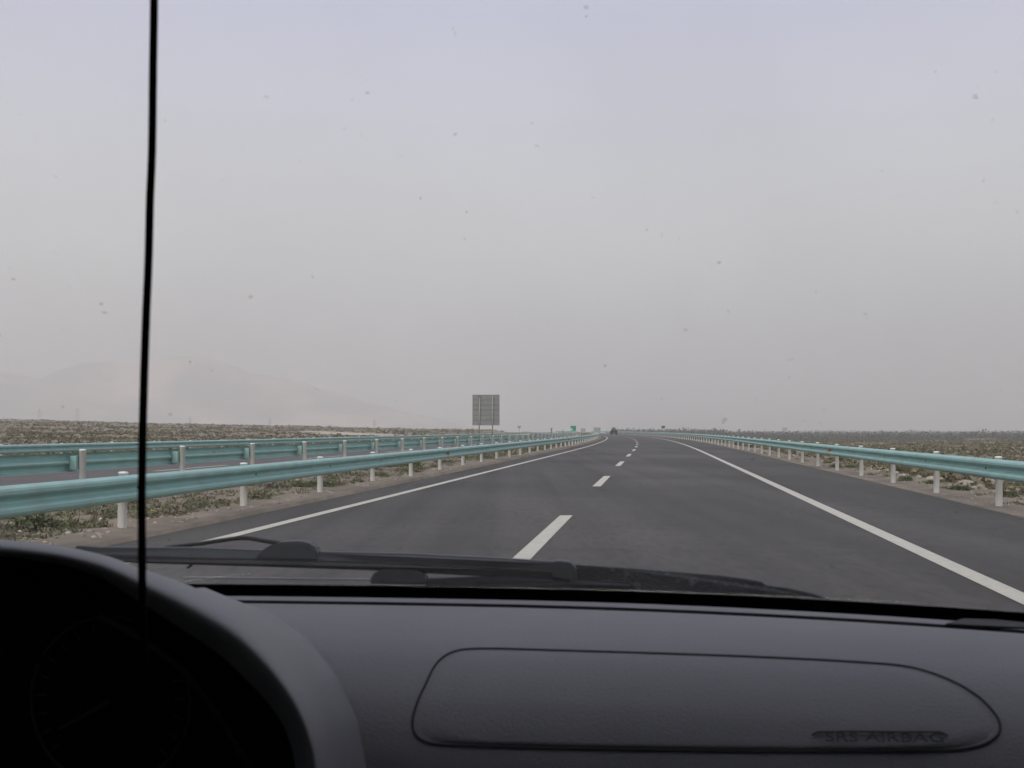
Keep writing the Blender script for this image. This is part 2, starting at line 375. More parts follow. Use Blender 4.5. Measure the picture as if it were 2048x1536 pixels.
# ------------------------------------------------------------------ guardrails
def wprofile():
    h = [(-.155, .004), (-.128, .070), (-.105, .083), (-.072, .083), (-.052, .066), (-.022, .010), (0, 0), (.022, .010), (.052, .066), (.072, .083), (.105, .083), (.128, .070), (.155, .004)]
    return h
def beam_mesh(face):
    pr = wprofile(); V = []; Fc = []; n = len(pr); L2 = 2.02
    for yv in (-L2, L2):
        for off in (0, -.004):
            for z, d in pr: V.append((face * (d + off), yv, z))
    for i in range(n - 1):
        Fc.append((i, i + 1, 2 * n + i + 1, 2 * n + i)); Fc.append((n + i + 1, n + i, 3 * n + i, 3 * n + i + 1))
    for a in (0, n - 1): Fc.append((a, n + a, 3 * n + a, 2 * n + a))
    for b in (0, 2 * n):
        for i in range(n - 1): Fc.append((b + i, b + i + 1, b + n + i + 1, b + n + i))
    bm = bmesh.new(); me = mesh('beam', V, Fc, M['teal']); bm.from_mesh(me); bmesh.ops.recalc_face_normals(bm, faces=bm.faces); bm.to_mesh(me); bm.free()
    return me
def post_mesh(h, r=.055):
    bm = bmesh.new(); n = 14
    rings = [(r, -.35), (r, h - .012), (r * 1.06, h - .011), (r * 1.06, h + .004), (r * .9, h + .012), (r * .4, h + .016)]
    pv = None
    for rr, z in rings:
        v = [bm.verts.new((rr * math.cos(2 * math.pi * k / n), rr * math.sin(2 * math.pi * k / n), z)) for k in range(n)]
        if pv:
            for k in range(n): bm.faces.new((pv[k], pv[(k + 1) % n], v[(k + 1) % n], v[k]))
        pv = v
    bm.faces.new(pv); me = bpy.data.meshes.new('post'); bm.to_mesh(me); bm.free(); me.materials.append(M['white_post'])
    me.polygons.foreach_set('use_smooth', np.ones(len(me.polygons), dtype=bool)); return me
def refl_mesh(face):
    V = [(0, -.04, -.05), (0, .04, -.05), (0, .04, .05), (0, -.04, .05), (face * .02, -.06, -.06), (face * .02, .05, -.04), (face * .02, .05, .04), (face * .02, -.06, .06)]
    V = [(face * .0, -.02, -.06), (face * .09, -.02, -.045), (face * .09, -.02, .045), (face * .0, -.02, .06)]
    V += [(x, .01, z) for x, y, z in V]; Fc = [(0, 1, 2, 3), (7, 6, 5, 4), (0, 4, 5, 1), (1, 5, 6, 2), (2, 6, 7, 3), (3, 7, 4, 0)]
    return V, Fc
def guardrail(u, y_first, face, zbase, zbeam, ztop, label, first_k, y_end, refl):
    y = y_first; 
    k0 = 0
    for _ in range(-first_k): y -= 4 * math.cos(math.atan(dxr(y)))
    root = empty('guardrail', (float(xr(y_first)) + u, y_first, zbase)); tag(root, label, 'guardrail', 'teal guardrails with white posts')
    ro = root.location
    pm = post_mesh(ztop - zbase); bmx = beam_mesh(face)
    V = []; Fc = []; box(V, Fc, (0, 0, 0), (.115, .20, .22)); box(V, Fc, (0, 0, 0), (.12, .02, .20)); km = mesh('blockout', V[:8], Fc[:6], M['teal'])
    V = []; Fc = []; tube(V, Fc, [(0, 0, 0), (face * .014, 0, 0)], .017, 8); bo = mesh('bolt', V, Fc, M['bolt'])
    V, Fc = refl_mesh(face); ro_m = mesh('reflector', V, Fc, M['orange']); ry_m = mesh('reflector', V, Fc, M['yellow'])
    n = 0
    while y < y_end:
        a = math.atan(dxr(y)); x = float(xr(y)) + u; ca, sa = math.cos(a), math.sin(a)
        def at(off, dy, z): return Vector((x + off * ca + dy * sa, y - off * sa + dy * ca, z)) - ro
        jz = random.uniform(-.008, .008); tilt = random.uniform(-.008, .008)
        p = link('post', pm, root, at(0, 0, zbase + jz), -a); p.rotation_euler = (tilt, random.uniform(-.01, .01), -a)
        link('blockout', km, root, at(face * .115, 0, zbeam), -a)
        b = link('beam', bmx, root, at(face * .178, 2 * 1.0, zbeam + .0015 * (n % 2)), -math.atan(dxr(y + 2)))
        b.location.x = float(xr(y + 2 * ca)) + u + face * .178 * ca + .002 * (n % 2) * face - ro.x
        b.location.y = y + 2 * ca - face * .178 * sa - ro.y
        if y < 90: link('bolt', bo, root, at(face * .181, .02, zbeam), -a)
        for (ph, per, dark) in refl:
            if abs(((y - ph + per / 2) % per) - per / 2) < 2.0:
                q = link('reflector', ro_m if dark else ry_m, root, at(face * .185, 0.06, zbeam), -a)
                q['label'] = 'orange reflector in the trough of the beam'
        y += 4 * ca; n += 1
    return root
guardrail(-6.36, 13.47, 1, 0.0, .535, .708, 'teal guardrail along the inner edge of the main carriageway, just beyond the wipers', -6, 430, [(34.6, 48, True)])
guardrail(5.45, 17.9, -1, 0.02, .615, .795, 'teal guardrail along the outer shoulder, with stony ground behind it', -7, 430, [(35.5, 48, True)])
guardrail(-9.55, 18.8, -1, .10, .68, .89, 'teal median guardrail with tall white posts in front of its beam, beside the opposite carriageway', -7, 420, [(30.2, 16, True)])
guardrail(-22.65, 43.0, 1, -.02, .55, .71, 'low distant teal guardrail between the opposite carriageway and the desert', -9, 420, [])

# ------------------------------------------------------------------ vegetation and stones
def leaf_cloud(cx, cy, cz, rx, ry, rz_, n, size, colr):
    """n small leaf triangles inside a squashed ball; returns V, F, colours"""
    d = rng.normal(size=(n, 3)); d /= np.linalg.norm(d, axis=1)[:, None]
    r = rng.uniform(.35, 1, n) ** .5; lump = 1 + .25 * np.sin(d[:, 0] * 5 + cx * 3) * np.cos(d[:, 1] * 4 + cy)
    p = d * (r * lump)[:, None] * np.array([rx, ry, rz_]); p[:, 2] = np.abs(p[:, 2])
    p += np.array([cx, cy, cz]); a = rng.normal(size=(n, 3)); a /= np.linalg.norm(a, axis=1)[:, None]
    b = np.cross(a, rng.normal(size=(n, 3))); b /= np.linalg.norm(b, axis=1)[:, None]
    s = size * rng.uniform(.5, 1.3, n)[:, None]
    V = np.stack([p - a * s * .5, p + a * s * .5 + b * s * .1, p + b * s * .9], 1).reshape(-1, 3)
    Fc = np.arange(3 * n).reshape(-1, 3); c = np.array(colr)[None] * rng.uniform(.7, 1.3, n)[:, None]
    return V, Fc, np.repeat(c, 3, 0)
def blades(cx, cy, cz, n, rad, hh, colr, lean=.5):
    th = rng.uniform(0, 2 * np.pi, n); r0 = rng.uniform(0, rad, n)
    b = np.c_[cx + r0 * np.cos(th), cy + r0 * np.sin(th), np.full(n, cz - .01)]
    h = hh * rng.uniform(.5, 1.2, n); l = lean * h * rng.uniform(.2, 1.2, n); ph = th + rng.normal(0, .6, n)
    tip = b + np.c_[l * np.cos(ph), l * np.sin(ph), h]; w = np.c_[-np.sin(ph), np.cos(ph), 0 * ph] * (.012 + .004 * rng.random(n))[:, None]
    V = np.stack([b - w, b + w, tip], 1).reshape(-1, 3); c = np.array(colr)[None] * rng.uniform(.7, 1.35, n)[:, None]
    return V, np.arange(3 * n).reshape(-1, 3), np.repeat(c, 3, 0)
class Acc:
    def __init__(s): s.V = []; s.F = []; s.C = []; s.n = 0
    def add(s, t):
        V, Fc, c = t; s.V.append(V); s.F.append(Fc + s.n); s.C.append(c); s.n += len(V)
    def obj(s, name, m, parent=None, smooth=False):
        return link(name, mesh(name, np.concatenate(s.V), np.concatenate(s.F), m, smooth, cols=np.concatenate(s.C)), parent)
GREEN = [(.14, .145, .075), (.165, .16, .09), (.20, .185, .115), (.12, .13, .065), (.25, .215, .15), (.19, .175, .13)]
def shrub_kind(size, n, col, k=3):
    a = Acc()
    for q in range(k):
        w = rng.uniform(-.35, .35, 2) * size
        a.add(leaf_cloud(w[0], w[1], -.02, size * .5, size * .45, size * .42 * rng.uniform(.7, 1.1), int(n * 1.7) // k, size * .105, col))
    a.add(blades(0, 0, 0, n // 9, size * .4, size * .55, np.array(col) * 1.25, 1.0))
    V = np.concatenate(a.V); Fc = np.concatenate(a.F); Cc = np.concatenate(a.C)
    return mesh('shrub', V, Fc, M['leaf'], cols=Cc)
kinds = [shrub_kind(s, n, c) for s, n, c in ((.42, 330, GREEN[0]), (.34, 260, GREEN[1]), (.30, 240, GREEN[2]), (.5, 380, GREEN[3]), (.26, 200, GREEN[4]), (.36, 260, GREEN[5]))]
# nearest shrubs: one object each
GM, GR = 'low shrubs in the median strip', 'low shrubs beyond the outer guardrail'
LM, LR = 'low dusty green desert shrub on the median strip under the near guardrail', 'low dusty green shrub among stones beyond the outer guardrail posts'
def put_shrub(x, y, s, lab, grp, kidx=None):
    o = link('shrub', kinds[rng.integers(len(kinds)) if kidx is None else kidx], None, (x, y, hz(x, y) - .01), rng.uniform(0, 6.28)); o.scale = (s * rng.uniform(.8, 1.3), s * rng.uniform(.8, 1.3), s * rng.uniform(.6, 1.0))
    tag(o, lab, 'shrub', grp)
def median_y(n, y0, y1): return y0 * (y1 / y0) ** rng.random(n)
ORD = ['first', 'second', 'third', 'fourth', 'fifth', 'sixth', 'seventh', 'eighth', 'ninth', 'tenth', 'eleventh', 'twelfth']
RANK = ['largest', 'second largest', 'third largest', 'fourth largest', 'fifth largest', 'sixth largest', 'seventh largest', 'smallest']
HUE = ['dark green', 'olive green', 'straw green', 'deep green', 'dry brown', 'grey brown']
def by_post(items, y_first, name, what, grp, where):
    """items: (size, object, word); labels rank each thing among its like beside one numbered post"""
    bins = {}
    for it in items: bins.setdefault((max(0, min(11, round((it[1].location.y - y_first) / 4))), it[2]), []).append(it)
    for (k, word), L_ in bins.items():
        L_.sort(key=lambda t_: -t_[0])
        for n_, (s_, o_, w_) in enumerate(L_):
            r_ = (RANK[n_] + ' ') if len(L_) > 1 else ''
            tag(o_, f'{r_}{word} {what} {where} the {ORD[k]} {name} post'.strip(), what.split()[-1], grp)
def put_shrub(x, y, s, k):
    o = link('shrub', kinds[k], None, (x, y, hz(x, y) - .01), rng.uniform(0, 6.28)); o.scale = (s * rng.uniform(.8, 1.3), s * rng.uniform(.8, 1.3), s * rng.uniform(.6, 1.0)); return (s, o, HUE[k])
its = []
for y in median_y(80, 11, 48): its.append(put_shrub(float(xr(y)) + rng.uniform(-9.5, -6.75), y, rng.uniform(.6, 1.3), rng.integers(6)))
by_post(its, 13.47, 'near guardrail', 'shrub', GM, 'in the median beside')
its = []
for y in median_y(26, 16, 48):
    u = max(5.85, rng.choice([rng.normal(6.15, .25), rng.uniform(6, 9)])); its.append(put_shrub(float(xr(y)) + u, y, rng.uniform(.45, .9), rng.integers(0, 4)))
by_post(its, 17.9, 'outer guardrail', 'shrub', GR, 'growing behind')
# median shrubs further on, grass blades and far desert tussocks: too many to count
a = Acc()
for y in median_y(1300, 46, 420):
    u = rng.uniform(-9.4, -6.7); x = float(xr(y)) + u; s = rng.uniform(.15, .42)
    a.add(leaf_cloud(x, y, hz(x, y) - .02, s, s, s * .8, 26, s * .45, GREEN[rng.integers(len(GREEN))]))
a.obj('shrubbery', M['leaf']); tag(bpy.data.objects['shrubbery'], 'dusty shrubs running on along the median into the distance', 'shrubs', kind='stuff')
a = Acc()
n = 5200; yv = median_y(n, 9, 60); uv = np.where(rng.random(n) < .72, rng.uniform(-9.7, -6.5, n), rng.uniform(5.7, 12, n))
xv = uv + xr(yv); zv = height(xv, yv); dens = vnoise(xv * .9, yv * .9, 44)
for i in range(n):
    if dens[i] + rng.uniform(-.5, .5) < 0: continue
    a.add(blades(xv[i], yv[i], zv[i], rng.integers(5, 12), .07, rng.uniform(.03, .09), GREEN[rng.integers(len(GREEN))], .9))
for y, r_ in zip(median_y(900, 10, 60), rng.random(900)):
    u = rng.uniform(-9.7, -6.6) if r_ < .75 else rng.uniform(5.75, 9); x = float(xr(y)) + u; s_ = rng.uniform(.06, .2)
    if vnoise(x * .7, y * .5, 61) < -.2: continue
    a.add(leaf_cloud(x, y, hz(x, y) - .015, s_, s_, s_ * .6, 60, s_ * .28, GREEN[rng.integers(len(GREEN))]))
o = a.obj('grass', M['leaf']); tag(o, 'thin dry grass between the shrubs of the verges', 'grass', kind='stuff')
a = Acc()
TRACK = [pixground(*p) for p in [(578, 864.5), (610, 862.5), (680, 864.5), (740, 867.5), (790, 869.5), (840, 871), (760, 872.5), (690, 871), (640, 869), (600, 867)]]
TRACK = [p for p in TRACK if p]
def in_track(x, y):
    c = False
    for i in range(len(TRACK)):
        p, q = TRACK[i], TRACK[i - 1]
        if (p.y > y) != (q.y > y) and x < (q.x - p.x) * (y - p.y) / (q.y - p.y) + p.x: c = not c
    return c
def tussock(side, n, y0, y1):
    yv = y0 * (y1 / y0) ** (rng.random(n) ** .8)
    if side > 0: xv = rng.uniform(.12, .62, n) * yv; 
    else: xv = rng.uniform(-.62, .03, n) * yv
    uv = xv - xr(yv); ok = (uv > 7.0) if side > 0 else (uv < -24.5); xv, yv = xv[ok], yv[ok]
    zv = height(xv, yv)
    for x, y, z in zip(xv, yv, zv):
        s = rng.uniform(.12, .34)
        if side < 0 and (in_track(x, y) or in_track(x * .985, y * .985)): continue
        a.add(leaf_cloud(x, y, z - .04, s, s, s * .75, 13, s * .7, np.array(GREEN[rng.integers(len(GREEN))]) * np.array([1.0, .95, .90]) * rng.uniform(.6, 1.15)))
tussock(1, 9500, 17, 188); tussock(1, 6500, 80, 190); tussock(-1, 13500, 40, 275)
o = a.obj('desert_shrubbery', M['leaf']); tag(o, 'sparse grey green tussocks covering the stony desert on both sides', 'ground cover', kind='stuff')

def rock_mesh(seed, sub=2):
    bm = bmesh.new(); bmesh.ops.create_icosphere(bm, subdivisions=sub, radius=1)
    r = np.random.default_rng(seed); P = [r.normal(size=3) for _ in range(9)]; P = [p / np.linalg.norm(p) for p in P]; D = r.uniform(.55, .95, 9)
    for v in bm.verts:
        q = np.array(v.co)
        for p, d in zip(P, D):
            k = q @ p
            if k > d: q = q - p * (k - d) * .85
        v.co = q * (1 + .06 * math.sin(q[0] * 7 + seed))
    V = np.array([v.co[:] for v in bm.verts]); Fc = np.array([[v.index for v in f.verts] for f in bm.faces]); bm.free(); return V, Fc
rocks = [rock_mesh(s) for s in range(6)]; rocks1 = [rock_mesh(s + 20, 1) for s in range(5)]
STONE = [(.42, .36, .29), (.36, .33, .29), (.50, .43, .35), (.33, .29, .25), (.46, .42, .37)]
rms = []
for i, (V, Fc) in enumerate(rocks):
    rms.append(mesh('rock', V, Fc, M['rock'], True, cols=np.repeat(np.array([STONE[i % 5]]), len(V), 0)))
def put_rock(x, y, s, k):
    o = link('rock', rms[k], None, (x, y, hz(x, y) + s * .12), rng.uniform(0, 6.3)); o.scale = (s * rng.uniform(.8, 1.3), s * rng.uniform(.7, 1.1), s * rng.uniform(.45, .7)); return (s, o, ['tan', 'grey', 'cream', 'brownish', 'pale grey', 'light tan'][k])
its = [put_rock(float(xr(y)) + 6.9 + abs(rng.normal(0, 2.2)), y, rng.uniform(.08, .22), rng.integers(6)) for y in median_y(62, 16, 48)]
by_post(its, 17.9, 'outer guardrail', 'weathered stone', 'pale stones beyond the outer guardrail', 'lying behind')
o = put_rock(pixground(2040, 985).x, pixground(2040, 985).y, .26, 2)[1]; tag(o, 'biggest pale boulder, at the very end of the stony verge nearest the camera', 'stone', 'pale stones beyond the outer guardrail')
a = Acc()
def stones(n, y0, y1, u0, u1, s0, s1):
    yv = median_y(n, y0, y1); uv = rng.uniform(u0, u1, n); xv = xr(yv) + uv; zv = height(xv, yv)
    for x, y, z in zip(xv, yv, zv):
        V, Fc = rocks1[rng.integers(5)]; s = rng.uniform(s0, s1); t = rng.uniform(0, 6.3); c, si = math.cos(t), math.sin(t)
        Q = V @ np.array([[c, si, 0], [-si, c, 0], [0, 0, .6]]) * s * np.array([rng.uniform(.8, 1.3), 1, 1]) + np.array([x, y, z])
        a.add((Q, Fc, np.repeat(np.array([STONE[rng.integers(5)]]) * rng.uniform(.75, 1.2), len(V), 0)))
stones(1500, 15, 75, 6.4, 16, .03, .12); stones(900, 9, 60, -9.7, -6.0, .015, .05); stones(500, 12, 60, 5.25, 6.4, .008, .028)
stones(600, 30, 120, 9, 60, .08, .22)
o = a.obj('rubble', M['rock'], smooth=True); tag(o, 'scattered pebbles and rubble along the verges and the plain', 'rubble', kind='stuff')
# the pale dirt track and bare patches on the left rise
def patch(name, pixels, m, lab, lift=.05):
    ring = [pixground(*p) for p in pixels]; ring = [p for p in ring if p]
    cxm = sum((p for p in ring), Vector()) / len(ring); bm = bmesh.new()
    n = 14; rows = []
    for k in range(n + 1):
        t = k / n; row = []
        for p in ring:
            q = cxm.lerp(p, t); q.z = hz(q.x, q.y) + lift; row.append(bm.verts.new(q))
        rows.append(row)
    for k in range(n):
        for i in range(len(ring)):
            j = (i + 1) % len(ring)
            if k == 0: 
                try: bm.faces.new((rows[1][i], rows[1][j], rows[0][0]))
                except Exception: pass
            else: bm.faces.new((rows[k][i], rows[k + 1][i], rows[k + 1][j], rows[k][j]))
    bmesh.ops.recalc_face_normals(bm, faces=bm.faces)
    me = bpy.data.meshes.new(name); bm.to_mesh(me); bm.free(); me.materials.append(m); o = link(name, me); tag(o, lab, kind='structure'); return o
patch('dirt_track', [(578, 864.5), (610, 862.5), (680, 864.5), (740, 867.5), (790, 869.5), (840, 871), (760, 872.5), (690, 871), (640, 869), (600, 867)], M['track'], 'pale bare track climbing the low desert rise')

# yellow wrapper on the verge
p = pixground(303, 1027); V, Fc = rocks[2]
o = link('wrapper', mesh('wrapper', V, Fc, mat('yellow_plastic', (.75, .52, .04), .5, (.55, .4, .05), 20), True, ), None, (p.x, p.y, p.z + .02), .4); o.scale = (.055, .03, .025)
tag(o, 'crumpled yellow wrapper lying on the gravel verge under the guardrail', 'litter')

# ------------------------------------------------------------------ signs
def sign(x, y, w, h, zb, matf, label, rz=0, posts=2, name='road_sign', plates=None, tilt=None, backside=False, group=None):
    z0 = hz(x, y) - .1; r = empty(name, (x, y, z0), rz); tag(r, label, 'sign', group)
    V = []; Fc = []; box(V, Fc, (0, 0, zb - z0 + h / 2), (w, .03, h)); link('panel', mesh('panel', V, Fc, matf), r)
    return r, z0
# big grey sign seen from behind
yb = 160.; xb = float((972 - 1024) / F * yb); r = empty('road_sign', (xb, yb, hz(xb, yb) - .2), -R(5)); tag(r, 'large grey square sign panel seen from behind on two steel posts', 'sign')
W_, H_, z1 = 3.83, 4.32, HC + 9.5 * yb / F; zo = r.location.z
def addbox(name, c, s, m, par, **k):
    V = []; Fc = []; box(V, Fc, c, s, **k); return link(name, mesh(name, V, Fc, m), par)
hh = H_ / 6
for i in range(6):      # six horizontal alloy boards
    addbox('board', (0, 0, z1 - zo + hh * (i + .5)), (W_ - .02 * (i % 2), .03, hh - (.06 if i != 3 else .12)), M['sign_back'], r)
addbox('backing', (0, .025, z1 - zo + H_ / 2), (W_ - .05, .015, H_ - .06), M['bolt'], r)
for sx in (-1, 1):
    addbox('frame_edge', (sx * (W_ / 2 + .005), -.02, z1 - zo + H_ / 2), (.05, .08, H_ + .02), M['steel'], r)
for zz in (0, H_): addbox('frame_edge', (0, -.02, z1 - zo + zz), (W_ + .08, .085, .05), M['steel'], r)
for xa, xt in ((-.98, -.86), (.93, .98)):
    V = []; Fc = []; tube(V, Fc, [(xa, -.16, 0), (xt, -.16, z1 - zo + H_ * .98)], .085, 12); link('post', mesh('post', V, Fc, M['steel'], True), r)
    for i in range(6): addbox('bracket', ((xa * .4 + xt * .6), -.10, z1 - zo + hh * (i + .5)), (.34, .05, .05), M['steel'], r)
addbox('stain', (-.86, -.25, z1 - zo + H_ - .22), (.24, .02, .26), M['rust'], r)['label'] = 'rusty patch at the top of one post'

def text(name, body, size, m, par, loc, rot, align='CENTER', ext=.001, sx=1.0):
    cu = bpy.data.curves.new(name, 'FONT'); cu.body = body; cu.size = size; cu.extrude = ext; cu.align_x = align; cu.align_y = 'CENTER'; cu.resolution_u = 3
    t = bpy.data.objects.new(name, cu); C.objects.link(t); bpy.context.view_layer.update()
    me = bpy.data.meshes.new_from_object(t.evaluated_get(bpy.context.evaluated_depsgraph_get())); bpy.data.objects.remove(t)
    me.materials.clear(); me.materials.append(m); o = link(name, me, par, loc); o.rotation_euler = rot; o.scale = (sx, 1, 1); return o
# green marker in the median
yb = 135.; xb = (1146.5 - 1024) / F * yb; r = empty('road_sign', (xb, yb, .05), -R(6)); tag(r, 'small square green sign with a white corner standing in the median', 'sign')
addbox('panel', (0, 0, HC + 9 * yb / F - .35 - .05), (.66, .02, .62), M['green_sign'], r)
addbox('white_corner', (-.22, -.014, HC - .05 + .06), (.2, .006, .2), M['sign_white'], r)
addbox('white_line', (0, -.014, HC - .05 + .36), (.4, .006, .05), M['green_sign'], r)
for sx in (-.2, .2): addbox('post', (sx, .04, .75), (.05, .05, 1.5), M['steel'], r)
# dark green pennant-like sign beyond the outer rail
yb = 222.; xb = (1326.5 - 1024) / F * yb; zt = HC + 8.2 * yb / F; r = empty('road_sign', (xb, yb, -.3), 0); tag(r, 'small dark green sign with slanted sides on a thin pole beyond the outer guardrail', 'sign')
prism('panel', [(-.36, 0, zt + .3), (.36, 0, zt + .3), (.30, 0, zt - .05), (.12, 0, zt - .2), (-.14, 0, zt - .2), (-.32, 0, zt - .02)], .03, M['dark_green_sign'], r, bev=0)
V = []; Fc = []; tube(V, Fc, [(-.42, .05, 0), (-.42, .05, zt + .2)], .03, 8); tube(V, Fc, [(-.42, .05, zt + .1), (.2, .05, zt + .1)], .02, 6); link('post', mesh('post', V, Fc, M['steel']), r)
# small grey sign further left
yb = 235.; xb = (1038.5 - 1024) / F * yb; zt = HC + 8 * yb / F; r = empty('road_sign', (xb, yb, -.3)); tag(r, 'small grey triangular sign on a thin pole past the opposite carriageway', 'sign')
prism('panel', [(-.42, 0, zt + .3), (.42, 0, zt + .3), (.3, 0, zt), (0, 0, zt - .35), (-.3, 0, zt)], .03, M['steel'], r, bev=0)
addbox('post', (0, .05, (zt) / 2), (.06, .06, zt), M['steel'], r)

# ------------------------------------------------------------------ vehicle ahead
def suv(x, y, rz):
    r = empty('car', (x, y, 0.0), rz); tag(r, 'dark vehicle far ahead on the bend with luggage on its roof', 'car')
    dark = mat('dark_vehicle_paint', (.006, .006, .007), .7, spec=.15); gl = mat('vehicle_glass', (.03, .03, .035), .3); tyre = mat('tyre', (.01, .01, .01), .9)
    def ring(w0, w1, z0, z1, y0, y1, name, m, y0t=None, y1t=None):
        y0t = y0 if y0t is None else y0t; y1t = y1 if y1t is None else y1t
        P = [(-w0, y0, z0), (w0, y0, z0), (w0, y1, z0), (-w0, y1, z0), (-w1, y0t, z1), (w1, y0t, z1), (w1, y1t, z1), (-w1, y1t, z1)]
        bm = bmesh.new(); v = [bm.verts.new(p) for p in P]
        for f in ((0, 3, 2, 1), (4, 5, 6, 7), (0, 1, 5, 4), (1, 2, 6, 5), (2, 3, 7, 6), (3, 0, 4, 7)): bm.faces.new([v[k] for k in f])
        bmesh.ops.bevel(bm, geom=bm.edges[:], offset=.06, segments=2, affect='EDGES'); me = bpy.data.meshes.new(name); bm.to_mesh(me); bm.free(); me.materials.append(m); return link(name, me, r)
    ring(.86, .84, .28, .92, -2.1, 2.1, 'body', dark)
    cab = ring(.80, .62, .90, 1.42, -1.9, 1.0, 'cabin', dark, -1.65, .5)
    addbox('rear_window', (0, -1.81, 1.15), (1.1, .02, .32), gl, cab)
    for sx in (-.66, .66):
        V = []; Fc = []; tube(V, Fc, [(sx - .11, -1.4, .33), (sx + .11, -1.4, .33)], .33, 14); link('wheel', mesh('wheel', V, Fc, tyre), r)
        V = []; Fc = []; tube(V, Fc, [(sx - .11, 1.35, .33), (sx + .11, 1.35, .33)], .33, 14); link('wheel', mesh('wheel', V, Fc, tyre), r)
        addbox('tail_light', (sx * 1.1, -2.11, .72), (.16, .03, .2), mat('tail_lamp', (.25, .02, .02), .4), r)
    addbox('number_plate', (0, -2.12, .55), (.44, .02, .14), M['steel'], r)
    for sx in (-.5, .5): addbox('roof_rack', (sx, -.5, 1.46), (.04, 1.8, .06), M['steel'], r)
    l = addbox('luggage', (-.05, -.6, 1.68), (.85, 1.1, .36), mat('luggage_cloth', (.09, .07, .06), .9), None); l.location = (x, y, 0); l.rotation_euler = (0, 0, rz)
    tag(l, 'pale brown luggage strapped on the roof of the vehicle ahead', 'luggage')
yv = 286.; suv((1227.5 - 1024) / F * yv, yv, -math.atan(dxr(yv)))

# ------------------------------------------------------------------ far things: trees, buildings, pylons
a = Acc()
def treecloud(n, d0, d1, p0, p1, h0, h1, hold=None):
    for _ in range(n):
        d = d0 * (d1 / d0) ** rng.random(); px = rng.uniform(p0, p1); x = (px - 1024) / F * d; z = hz(x, d)
        if vnoise(x / 40, d / 90, 77) < -.55: continue
        uu_ = x - float(xr(d))
        if -28 < uu_ < 16: continue
        h = rng.uniform(h0, h1) * (.95 + .1 * abs(vnoise(x / 60, d / 60, 12))); w = h * rng.uniform(.35, .75)
        c = np.array([.035, .042, .03]) * rng.uniform(.8, 1.3)
        a.add(leaf_cloud(x, d, z + h * .02, w, w, h * .88, 60, h * .13, c))
treecloud(5600, 430, 1700, 1215, 2300, 6.3, 8.0)
treecloud(1300, 520, 1000, 1228, 1450, 7.4, 8.9)
treecloud(160, 700, 1300, 900, 1220, 3.5, 6.5)
o = a.obj('woods', M['tree_far']); tag(o, 'hazy grey green belt of oasis trees along the river plain', 'trees', kind='stuff')
def poplar(px, top, d, label):
    x = (px - 1024) / F * d; z = hz(x, d); zt = HC + (860 - top) * d / F; h = zt - z
    r = empty('poplar_tree', (x, d, z)); tag(r, label, 'tree', 'slim poplars above the tree belt')
    V = []; Fc = []; tube(V, Fc, [(0, 0, -.3), (.1, 0, h * .5), (0, .1, h * .95)], [.22, .14, .04], 7); link('trunk', mesh('trunk', V, Fc, M['bark']), r)
    b = Acc()
    for k in range(9):
        t = k / 8; b.add(leaf_cloud(rng.normal(0, .15), rng.normal(0, .15), h * (.15 + .75 * t), min(.9, h * .13) * (1 - .6 * t), min(.9, h * .13) * (1 - .6 * t), h * .11, 60, min(.38, h * .06), (.05, .055, .035)))
    b.obj('crown', M['tree_far'], r)
for i, (px, top, d) in enumerate(((1358, 857, 640), (1369, 856, 700), (1382, 857.5, 650), (1388, 857, 720), (1395, 858, 690))):
    poplar(px, top, d, ['slim poplar standing alone, first after the dark green sign', 'slim tall poplar, second after the dark green sign', 'slim poplar between two others in the row above the tree belt', 'slim poplar paired close to the last of the row', 'last slim poplar of the row before the tree belt thickens'][i])
for px, top, d, lab in ((1103, 855.5, 420, 'dark narrow conifer-like tree behind the guardrails near the small green sign'), (1126, 859, 420, 'tiny dark bush standing closest before the small green sign')):
    poplar(px, top, d, lab)
def house(px0, px1, top, d, dep, label, roof='flat', zfix=None):
    w = (px1 - px0) / F * d; x = ((px0 + px1) / 2 - 1024) / F * d; z = hz(x, d); h = HC + (860 - top) * d / F - z
    r = empty('house', (x, d, z)); tag(r, label, 'building')
    addbox('wall', (0, dep / 2, h / 2), (w, dep, h), M['concrete'], r); addbox('roof', (0, dep / 2, h + .12), (w + .5, dep + .5, .24), M['roof'], r)
    nx = max(2, int(w / 2.4)); nz = max(1, int(h / 3))
    for i in range(nx):
        for j in range(nz): addbox('window', ((i + .5) / nx * w - w / 2, -.01, (j + .55) / nz * h), (w / nx * .45, .04, h / nz * .42), M['window'], r)
house(1188, 1201, 855.5, 900, 6, 'boxy grey building on the horizon next to the vehicle ahead')
house(1162, 1171, 857.5, 950, 6, 'smaller low grey building on the horizon beside the green sign')
house(1566, 1574, 855.5, 1500, 6, 'tiny white house catching light above the far tree line')
house(1938, 1990, 878.3, 420, 3, 'long low whitish shed at the edge of the plain')
